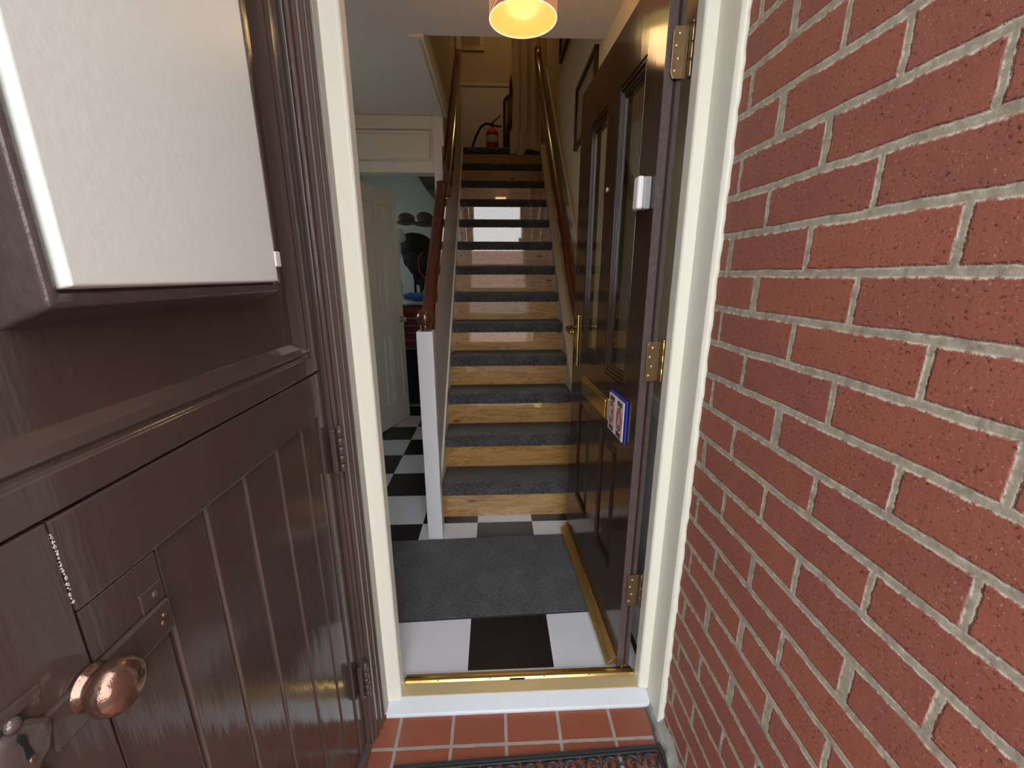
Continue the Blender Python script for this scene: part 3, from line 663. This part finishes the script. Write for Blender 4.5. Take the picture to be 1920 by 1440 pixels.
for (a, b_) in (gR, gL):
    bm = bmesh.new()
    for (e0, e1, h0) in ((.034, .026, .0030), (.026, .021, .0008), (.021, .008, .0055), (.008, .000, .0080)):   # stepped sunk moulding
        ua, ub, za, zb_ = a - e0, b_ + e0, gz[0] - e0, gz[1] + e0; w = e0 - e1
        for q in ((ua, ub, za, za + w), (ua, ub, zb_ - w, zb_), (ua, ua + w, za + w, zb_ - w), (ub - w, ub, za + w, zb_ - w)):
            box(bm, q[0], q[1], -TH + h0, -h0, Z(q[2]), Z(q[3]))
    fm = obj('glazing_moulding', bm, 'door_brown', fd, .0012, local=True)
    obj('pane', B(a - .004, b_ + .004, -.017, -.012, Z(gz[0] - .004), Z(gz[1] + .004)), 'door_glass', fm, local=True)
lp = obj('letter_plate', B(.232, .566, .0, .008, Z(-.486), Z(-.408)), 'brass_dull', fd, .003, local=True)
obj('letter_flap', B(.240, .558, .008, .0155, Z(-.480), Z(-.414)), 'brass', lp, .003, local=True)
# house number: two glazed tiles in a blue frame
pl = obj('number_frame', B(.062, .216, 0, .006, Z(-.508), Z(-.366)), 'blue_glaze', fd, .004, local=True)
for k, (a, b_) in enumerate(((.140, .208), (.070, .138))):
    t_ = obj('number_tile', B(a, b_, .008, .0115, Z(-.501), Z(-.374)), 'tile_white', pl, .002, local=True)
    for zc in (-.388, -.487):
        bm = bmesh.new()
        cxm = (a + b_) / 2
        prism(bm, [(cxm - .020, Z(zc - .008)), (cxm - .006, Z(zc - .010)), (cxm + .004, Z(zc - .006)), (cxm + .018, Z(zc - .009)), (cxm + .021, Z(zc + .004)), (cxm + .008, Z(zc + .009)), (cxm - .004, Z(zc + .005)), (cxm - .019, Z(zc + .009))], 'y', .0112, .0123)
        obj('glazed_motif', bm, 'motif_green', t_, local=True)
def digit(txt, cu, mat, off, size, par, y):
    c = bpy.data.curves.new('digit', 'FONT'); c.body = txt; c.size = size; c.extrude = .0006; c.offset = off; c.align_x = 'CENTER'
    tmp = bpy.data.objects.new('digit', c); S.collection.objects.link(tmp)
    dg = bpy.context.evaluated_depsgraph_get(); me = bpy.data.meshes.new_from_object(tmp.evaluated_get(dg))
    bpy.data.objects.remove(tmp)
    xs = [v.co.x for v in me.vertices]; ys = [v.co.y for v in me.vertices]; cy = (min(ys) + max(ys)) / 2; cxx = (min(xs) + max(xs)) / 2
    for v in me.vertices: v.co = Vector((cu - (v.co.x - cxx) * .92, y + v.co.z, Z(-.4375) + (v.co.y - cy)))
    me.flip_normals()
    me.materials.clear(); me.materials.append(MT[mat]); o_ = bpy.data.objects.new('digit', me); S.collection.objects.link(o_); o_.parent = par
    return o_
tiles = [c for c in pl.children if c.name.startswith('number_tile')]
tiles.sort(key=lambda o: -sum(v.co.x for v in o.data.vertices))
digit('3', .174, 'plum_glaze', .0035, .098, tiles[0], .0122); digit('3', .1735, 'pink_glaze', .0004, .098, tiles[0], .0130)
digit('0', .104, 'plum_glaze', .0035, .098, tiles[1], .0122); digit('0', .1035, 'pink_glaze', .0004, .098, tiles[1], .0130)
# handle on its long plate
for s in (1, -1):
    y0_ = 0 if s > 0 else -TH
    pt = obj('handle_plate', B(.690, .730, min(y0_, y0_ + s * .009), max(y0_, y0_ + s * .009), Z(-.395), Z(-.168)), 'brass', fd, .004, seg=3, local=True)
    lv = bmesh.new()
    tube(lv, [(.710, y0_ + s * .008, Z(-.222)), (.710, y0_ + s * .040, Z(-.222)), (.703, y0_ + s * .052, Z(-.2235)), (.690, y0_ + s * .057, Z(-.226)), (.655, y0_ + s * .056, Z(-.231)), (.615, y0_ + s * .052, Z(-.232)), (.600, y0_ + s * .044, Z(-.231))], [.0085, .008, .0085, .0095, .009, .008, .006], 14)
    obj('lever', lv, 'brass', pt, local=True)
    obj('keyhole', prism(bmesh.new(), [(.7085, Z(-.327)), (.7115, Z(-.327)), (.7125, Z(-.312)), (.7125, Z(-.304)), (.7075, Z(-.304)), (.7075, Z(-.312))], 'y', y0_ + s * .0088, y0_ + s * .0096), 'black_hole', pt, local=True)
obj('spy_hole', lathe(bmesh.new(), [(.0085, 0), (.0085, .003), (.006, .0045), (.0001, .0047)], (.392, 0, Z(.276)), (0, 1, 0), 18), 'brass_pale', fd, local=True)
obj('spare_keyhole_cover', lathe(bmesh.new(), [(.009, 0), (.009, .003), (.004, .005), (.0001, .005)], (.745, 0, Z(.020)), (0, 1, 0), 18), 'door_brown', fd, local=True)
# contact sensor
sn = obj('alarm_sensor', B(.018, .050, 0, .020, Z(.163), Z(.240)), 'grey_plastic', fd, .004, seg=3, local=True)
obj('sensor_cover', B(.017, .051, .0195, .036, Z(.162), Z(.241)), 'white_plastic', sn, .006, seg=4, local=True)
# weather bar
wb = bmesh.new()
prism(wb, [(0, .003), (.030, .000), (.034, .005), (.030, .009), (.024, .010), (.020, .016), (.012, .018), (.010, .030), (0, .032)], 'x', .004, .796)
obj('weather_bar', wb, 'brass_dull', fd, .001, local=True)
obj('pivot_bolt', lathe(bmesh.new(), [(.006, 0), (.006, .014)], (.006, -.022, -.012)), 'brass_dull', fd, local=True)
# brass hinges
for (a, b_, lab) in ((.440, .545, 'topmost brass hinge of the open front door'), (-.285, -.175, 'middle brass hinge of the front door, level with the letter plate'), (-1.035, -.920, 'lowest brass hinge of the front door')):
    h = thing('hinge', (.452, 1.088, a), lab, 'hinge')
    mk_ = 'brass' if -.5 < a < 0 else 'hinge_bronze'
    obj('plate', prism(bmesh.new(), [(.4175, a), (.449, a), (.449, b_), (.4175, b_), (.4125, b_ - .012), (.4125, a + .012)], 'y', 1.0865, 1.0895), 'hinge_bronze', h, .001)
    bm = bmesh.new(); L = (b_ - a) / 3
    for k in range(3): lathe(bm, [(.0052, 0), (.0062, .002), (.0062, L - .002), (.0052, L)], (.4545, 1.080, a + k * L), n=16)
    obj('knuckle', bm, mk_, h)
    bm = bmesh.new(); lathe(bm, [(.004, 0), (.0065, .001), (.0065, .004), (.003, .008), (.0001, .009)], (.4545, 1.080, b_), n=14); obj('finial', bm, mk_, h)
    for j, zz in enumerate((.15, .38, .62, .85)):
        bm = bmesh.new(); ball(bm, (.421 + .006 * (j % 2), 1.0862, a + (b_ - a) * zz), .0032, 1, .5, 1, 10); obj('screw', bm, 'brass_pale', h)

# ---------------- lamp ----------------
LX, LY, LZ, LR = .109, 1.687, .850, .1165
lm = thing('ceiling_lamp', (LX, LY, LZ), 'drum shade ceiling lamp glowing yellow above the hall', 'lamp')
bm = bmesh.new(); n = 56
for (r, sgn) in ((LR, 1), (LR - .003, -1)):
    A = [bm.verts.new((LX + r * math.cos(k * 2 * math.pi / n), LY + r * math.sin(k * 2 * math.pi / n), LZ)) for k in range(n)]
    C = [bm.verts.new((LX + r * math.cos(k * 2 * math.pi / n), LY + r * math.sin(k * 2 * math.pi / n), LZ + .135)) for k in range(n)]
    for k in range(n): bm.faces.new((A[k], A[(k + 1) % n], C[(k + 1) % n], C[k])).smooth = True
obj('lamp_shade', bm, 'lamp_shade_cloth', lm)
obj('diffuser', lathe(bmesh.new(), [(LR - .005, .0), (LR - .005, .003)], (LX, LY, LZ + .003), n=56), 'lamp_diffuser', lm)
rb = bmesh.new(); tube(rb, [(LX + (LR - .0015) * math.cos(k * 2 * math.pi / 56), LY + (LR - .0015) * math.sin(k * 2 * math.pi / 56), LZ + .001) for k in range(57)], .0022, 8, cap=False)
obj('bottom_ring', rb, 'lamp_rim', lm)
obj('ceiling_rose', lathe(bmesh.new(), [(.05, 0), (.048, .015), (.04, .02)], (LX, LY, CEIL - .02)), 'white_plastic', lm)
obj('flex', tube(bmesh.new(), [(LX, LY, CEIL - .02), (LX, LY, CEIL - .06), (LX, LY, CEIL - .08)], .006, 8), 'white_plastic', lm)
obj('spider', B((LX - LR, LX + LR, LY - .001, LY + .001, LZ + .118, LZ + .120), (LX - .001, LX + .001, LY - LR, LY + LR, LZ + .118, LZ + .120)), 'chrome', lm)
def lamp(name, loc, e, col, r, par=None):
    l = bpy.data.lights.new(name, 'POINT'); l.energy = e; l.color = col; l.shadow_soft_size = r
    o = bpy.data.objects.new(name, l); S.collection.objects.link(o)
    if par is not None: o.parent = par; o.location = Vector(loc) - WORLD[par.name]
    else: o.location = Vector(loc) + Vector((0, 0, H))
    return o
lamp('bulb_glow', (LX, LY, LZ + .165), 1.5, (1, .60, .30), .04, lm)
lamp('bulb_glow', (LX, LY, LZ - .03), 1.2, (1, .60, .28), .08, lm)
# unseen lamp above the stairs, added to brighten the landing
l2 = thing('landing_fill_lamp', (.1, 4.4, 3.3), 'added unseen round lamp brightening the landing from its ceiling', 'lamp')
obj('globe', lathe(bmesh.new(), [(.03, .28), (.05, .25), (.09, .20), (.11, .13), (.09, .06), (.05, .02), (.0001, .0)], (.1, 4.4, 3.3), n=24), 'lamp_rim', l2)
lamp('bulb_glow', (.1, 4.4, 3.22), 2.7, (1, .62, .28), .1, l2)

# ---------------- landing objects ----------------
ex = thing('fire_extinguisher', (-.005, 4.93, 1.234), 'small red fire extinguisher at the head of the stairs', 'fire extinguisher')
ec = (-.005, 4.93, 1.2345)
obj('cylinder', lathe(bmesh.new(), [(.060, 0), (.066, .008), (.067, .21), (.062, .235), (.045, .257), (.022, .270), (.018, .285), (.018, .295)], ec, n=28), 'red_paint', ex)
obj('label_band', lathe(bmesh.new(), [(.0675, .13), (.0678, .131), (.0678, .195), (.0675, .196)], ec, n=28), 'label_white', ex)
obj('valve', B(-.022, .012, 4.915, 4.945, 1.527, 1.56), 'black_cloth', ex, .003)
obj('lever', prism(bmesh.new(), [(-.02, 1.560), (.085, 1.640), (.092, 1.632), (0, 1.552)], 'y', 4.922, 4.938), 'red_paint', ex, .002)
obj('carry_handle', prism(bmesh.new(), [(-.01, 1.545), (.095, 1.532), (.095, 1.520), (-.01, 1.530)], 'y', 4.920, 4.940), 'black_cloth', ex, .002)
hp = [(-.02, 4.93, 1.545), (-.07, 4.92, 1.552), (-.125, 4.91, 1.515), (-.175, 4.90, 1.43), (-.215, 4.90, 1.33), (-.23, 4.90, 1.245)]
obj('hose', tube(bmesh.new(), hp, [.011, .012, .012, .012, .013, .015], 10), 'black_hole', ex)

cu = thing('curtain', (.32, 4.60, 1.18), 'long pale beige curtain hanging at the head of the stairs', 'curtain')
bm = bmesh.new(); NX, NZ = 90, 40; gr = []
for j in range(NZ + 1):
    v = j / NZ; row = []
    zt, zb0 = 3.02, 1.185
    left = .195 + .035 * (1 - v) * (1 - v) * 0 + (.020 if v < .9 else 0) * math.sin(v * 3); left = .172 + .055 * max(0, .55 - abs(v - .30)) 
    if v < .12: left = .172
    right = .470
    for i in range(NX + 1):
        u = i / NX; x = left + (right - left) * u
        amp = .016
        y = 4.563 - .012 * (1 - v) + amp * math.sin(u * 21 + .6 * math.sin(v * 4)) + .003 * math.sin(u * 47 + 2 * v)
        hem = .028 * math.sin(u * 5.5 + .5) - .012 * math.sin(u * 13)
        z = zb0 + (zt - zb0) * v - hem * (1 - v) ** 6
        row.append(bm.verts.new((x, y - .075 * (1 - v) ** 3 * 0, z)))
    gr.append(row)
for A, C in zip(gr, gr[1:]):
    for i in range(NX): bm.faces.new((A[i], A[i + 1], C[i + 1], C[i])).smooth = True
o = obj('cloth', bm, 'curtain_cloth', cu); md = o.modifiers.new('solid', 'SOLIDIFY'); md.thickness = .003
obj('heading_tape', B(.185, .50, 4.56, 4.61, 3.02, 3.045), 'curtain_cloth', cu)
cp = thing('curtain_pole', (.10, 4.585, 3.06), 'dark curtain pole across the head of the stairs', 'curtain pole')
obj('pole', tube(bmesh.new(), [(-.3095, 4.585, 3.065), (.5225, 4.585, 3.065)], .014, 14), 'dark_wood', cp)

mr = thing('standing_mirror', (.27, 5.3, 1.234), 'dark framed arched mirror partly behind the beige curtain', 'mirror')
bm = bmesh.new(); cx, w = .285, .165
out, inn = [], []
for k in range(17):
    a = math.pi * k / 16; out.append((cx + w * math.cos(a), 1.88 + .10 * math.sin(a))); inn.append((cx + (w - .028) * math.cos(a), 1.87 + .075 * math.sin(a)))
out = [(cx + w, 1.2345)] + out + [(cx - w, 1.2345)]; inn = [(cx + w - .028, 1.26)] + inn + [(cx - w + .028, 1.26)]
for s in (5.28, 5.305):
    pass
Va = [bm.verts.new((x, 5.28, z)) for x, z in out]; Vb = [bm.verts.new((x, 5.28, z)) for x, z in inn]
Vc = [bm.verts.new((x, 5.31, z)) for x, z in out]; Vd = [bm.verts.new((x, 5.31, z)) for x, z in inn]
for i in range(len(out) - 1):
    bm.faces.new((Va[i], Va[i + 1], Vb[i + 1], Vb[i])); bm.faces.new((Vc[i], Vd[i], Vd[i + 1], Vc[i + 1])); bm.faces.new((Va[i], Vc[i], Vc[i + 1], Va[i + 1])); bm.faces.new((Vb[i], Vb[i + 1], Vd[i + 1], Vd[i]))
box(bm, cx - w, cx + w, 5.28, 5.31, 1.2345, 1.262); bmesh.ops.recalc_face_normals(bm, faces=bm.faces)
obj('frame', bm, 'dark_wood', mr)
gb = bmesh.new(); prism(gb, [(x, z) for x, z in inn], 'y', 5.292, 5.298); obj('glass', gb, 'mirror_glass', mr)
obj('finial', lathe(bmesh.new(), [(.012, 0), (.022, .03), (.015, .07), (.02, .10), (.006, .17), (.0001, .24)], (cx - .075, 5.295, 1.965), n=14), 'dark_wood', mr)
bg_ = thing('handbag', (.27, 5.2, 1.45), 'dark brown bag standing in front of the arched mirror', 'bag')
bm = bmesh.new(); prism(bm, [(.145, 1.44), (.40, 1.44), (.385, 1.64), (.30, 1.70), (.21, 1.69), (.155, 1.62)], 'y', 5.12, 5.22); obj('body', bm, 'dark_wood', bg_, .02, seg=3)
bm = bmesh.new()
for q in range(9):
    a = q * .35; tube(bm, [(.18 + q * .018, 5.17, 1.66), (.17 + q * .02 + .02 * math.sin(a * 3), 5.16, 1.72 + .02 * math.sin(q * 2.1))], [.010, .004], 6)
obj('fringe', bm, 'dark_wood', bg_)
sb = thing('side_table', (.27, 5.18, 1.234), 'low dark stool under the brown bag behind the curtain', 'stool')
obj('table_top', B(.13, .42, 5.08, 5.25, 1.42, 1.439), 'dark_wood', sb)
for x in (.145, .405):
    for y in (5.095, 5.235): obj('leg', B(x - .012, x + .012, y - .012, y + .012, 1.2345, 1.4199), 'dark_wood', sb)
def picture(name, lab, axis, fixed, a0, a1, zc0, zc1, w, th, fmat, artmat, sgn):
    t_ = thing(name, ((fixed, (a0 + a1) / 2, zc0) if axis == 'x' else ((a0 + a1) / 2, fixed, zc0)), lab, 'picture')
    e = sorted((fixed, fixed + sgn * th)); g = sorted((fixed, fixed + sgn * th * .4))
    def bb(u0_, u1_, z0_, z1_, rg): return (rg[0], rg[1], u0_, u1_, z0_, z1_) if axis == 'x' else (u0_, u1_, rg[0], rg[1], z0_, z1_)
    obj('frame', B(bb(a0, a1, zc0, zc0 + w, e), bb(a0, a1, zc1 - w, zc1, e), bb(a0, a0 + w, zc0 + w, zc1 - w, e), bb(a1 - w, a1, zc0 + w, zc1 - w, e)), fmat, t_, .003)
    obj('artwork', B(bb(a0 + w, a1 - w, zc0 + w, zc1 - w, g)), artmat, t_)
    return t_
picture('picture_frame', 'dark framed picture on the hall wall behind the open front door', 'x', .5225, 2.33, 2.83, .745, 1.085, .028, .022, 'dark_wood', 'picture_art', -1)
picture('picture_frame', 'dark framed picture high on the right stair wall', 'x', .5225, 3.06, 3.58, 1.53, 2.0, .028, .022, 'dark_wood', 'picture_art', -1)
picture('picture_frame', 'gold framed picture on the landing back wall', 'y', 5.4995, -.62, -.085, 2.46, 3.0, .05, .02, 'gold_frame', 'picture_art', -1)

# ---------------- store room things ----------------
cb = thing('storage_cabinet', (-.83, 4.3, FL), 'low black cabinet standing on the store room floor', 'cabinet')
obj('body', B(-1.02, -.62, 4.12, 4.5, FL + .03, -.72), 'black_cloth', cb, .004)
obj('top', B(-1.03, -.61, 4.10, 4.51, -.7195, -.70), 'soffit_brown', cb, .003)
obj('plinth', B(-1.0, -.64, 4.15, 4.48, FL, FL + .0295), 'soffit_brown', cb)
for i in range(2): obj('door', B(-1.015 + i * .197, -.822 + i * .197, 4.105, 4.1195, FL + .05, -.74), 'black_cloth', cb, .003)
tc = thing('tool_chest', (-.81, 4.3, -.70), 'dark red tool chest on top of the black cabinet', 'tool chest')
obj('body', B(-.985, -.63, 4.14, 4.46, -.6995, -.37), 'red_metal', tc, .004)
for i in range(4):
    z = -.68 + i * .072
    dr = obj('drawer', B(-.972, -.643, 4.125, 4.1395, z, z + .062), 'red_metal', tc, .002)
    obj('handle', B(-.94, -.675, 4.114, 4.1245, z + .050, z + .057), 'chrome', dr)
obj('lid', B(-.99, -.625, 4.13, 4.465, -.3695, -.300), 'red_metal', tc, .006)
def lump(name, lab, cat, mat, parts, jit=.25, grp=None):
    bm = bmesh.new()
    for i, (c, r, sx, sy, sz) in enumerate(parts): ball(bm, c, r, sx, sy, sz, 22, jit, i + len(name))
    return meta(obj(name, bm, mat), lab, cat, grp)
lump('folded_cloth', 'crumpled white cloth draped on the red tool chest', 'cloth', 'white_cloth', [((-.80, 4.26, -.272), .10, 1.5, 1.2, .24), ((-.90, 4.22, -.274), .07, 1.2, 1.1, .3)])
lump('folded_cloth', 'bright blue cloth lying on the white cloth', 'cloth', 'blue_cloth', [((-.77, 4.22, -.205), .075, 1.7, 1.1, .5), ((-.84, 4.2, -.195), .045, 1.1, 1, .6)])
rk = thing('coat_rack', (-.78, 4.55, FL), 'black metal coat rack behind the red tool chest', 'coat rack')
for x in (-.86, -.80, -.66): obj('upright', tube(bmesh.new(), [(x, 4.55, FL), (x + .03, 4.5, .30)], .012, 8), 'black_hole', rk)
obj('crossbar', B(-.90, -.60, 4.49, 4.51, .28, .31), 'black_hole', rk); obj('crossbar', B(-.86, -.64, 4.50, 4.52, .02, .05), 'black_hole', rk)
COAT = lump('coat', 'black coats bundled on the rack below the hats', 'coat', 'black_cloth', [((-.78, 4.36, .28), .15, 1.1, .6, .8), ((-.71, 4.36, .14), .14, 1.0, .6, 1.2), ((-.83, 4.37, .20), .11, .8, .7, 1.2), ((-.70, 4.38, -.05), .085, 1.1, .6, 1.3), ((-.79, 4.38, .02), .05, .8, .6, 2.2)])
lump('hat', 'brown brimmed hat on the left of the hat pile', 'hat', 'hat_cloth', [((-.835, 4.24, .52), .070, 1.1, .9, .8), ((-.83, 4.23, .485), .095, 1.15, .9, .22)], .12, 'hats on the coat rack')
lump('hat', 'dark brimmed hat on the right of the hat pile', 'hat', 'hat_cloth', [((-.685, 4.40, .55), .070, 1.1, .9, .8), ((-.67, 4.39, .49), .100, 1.15, .8, .25)], .12, 'hats on the coat rack')
lump('carrier_bag', 'pale plastic bag hanging between the white door and the coats', 'bag', 'white_cloth', [((-.915, 4.22, .36), .065, .9, .8, 1.0), ((-.935, 4.22, .24), .05, .7, .7, 1.5)])
lump('shirt', 'long white shirt hanging beside the black coats', 'shirt', 'white_cloth', [((-.985, 4.28, .0), .06, .7, .6, 3.2), ((-.965, 4.27, -.12), .05, .9, .6, 1.8)], .15)
bm = bmesh.new(); pts = [(-.68 + .07 * math.cos(a * .3), 4.262, .10 + .12 * math.sin(a * .3)) for a in range(6, 17)]
tube(bm, pts, .006, 8); obj('red_cable_loop', bm, 'red_paint', COAT)  # loop of red cable, hung on the coats
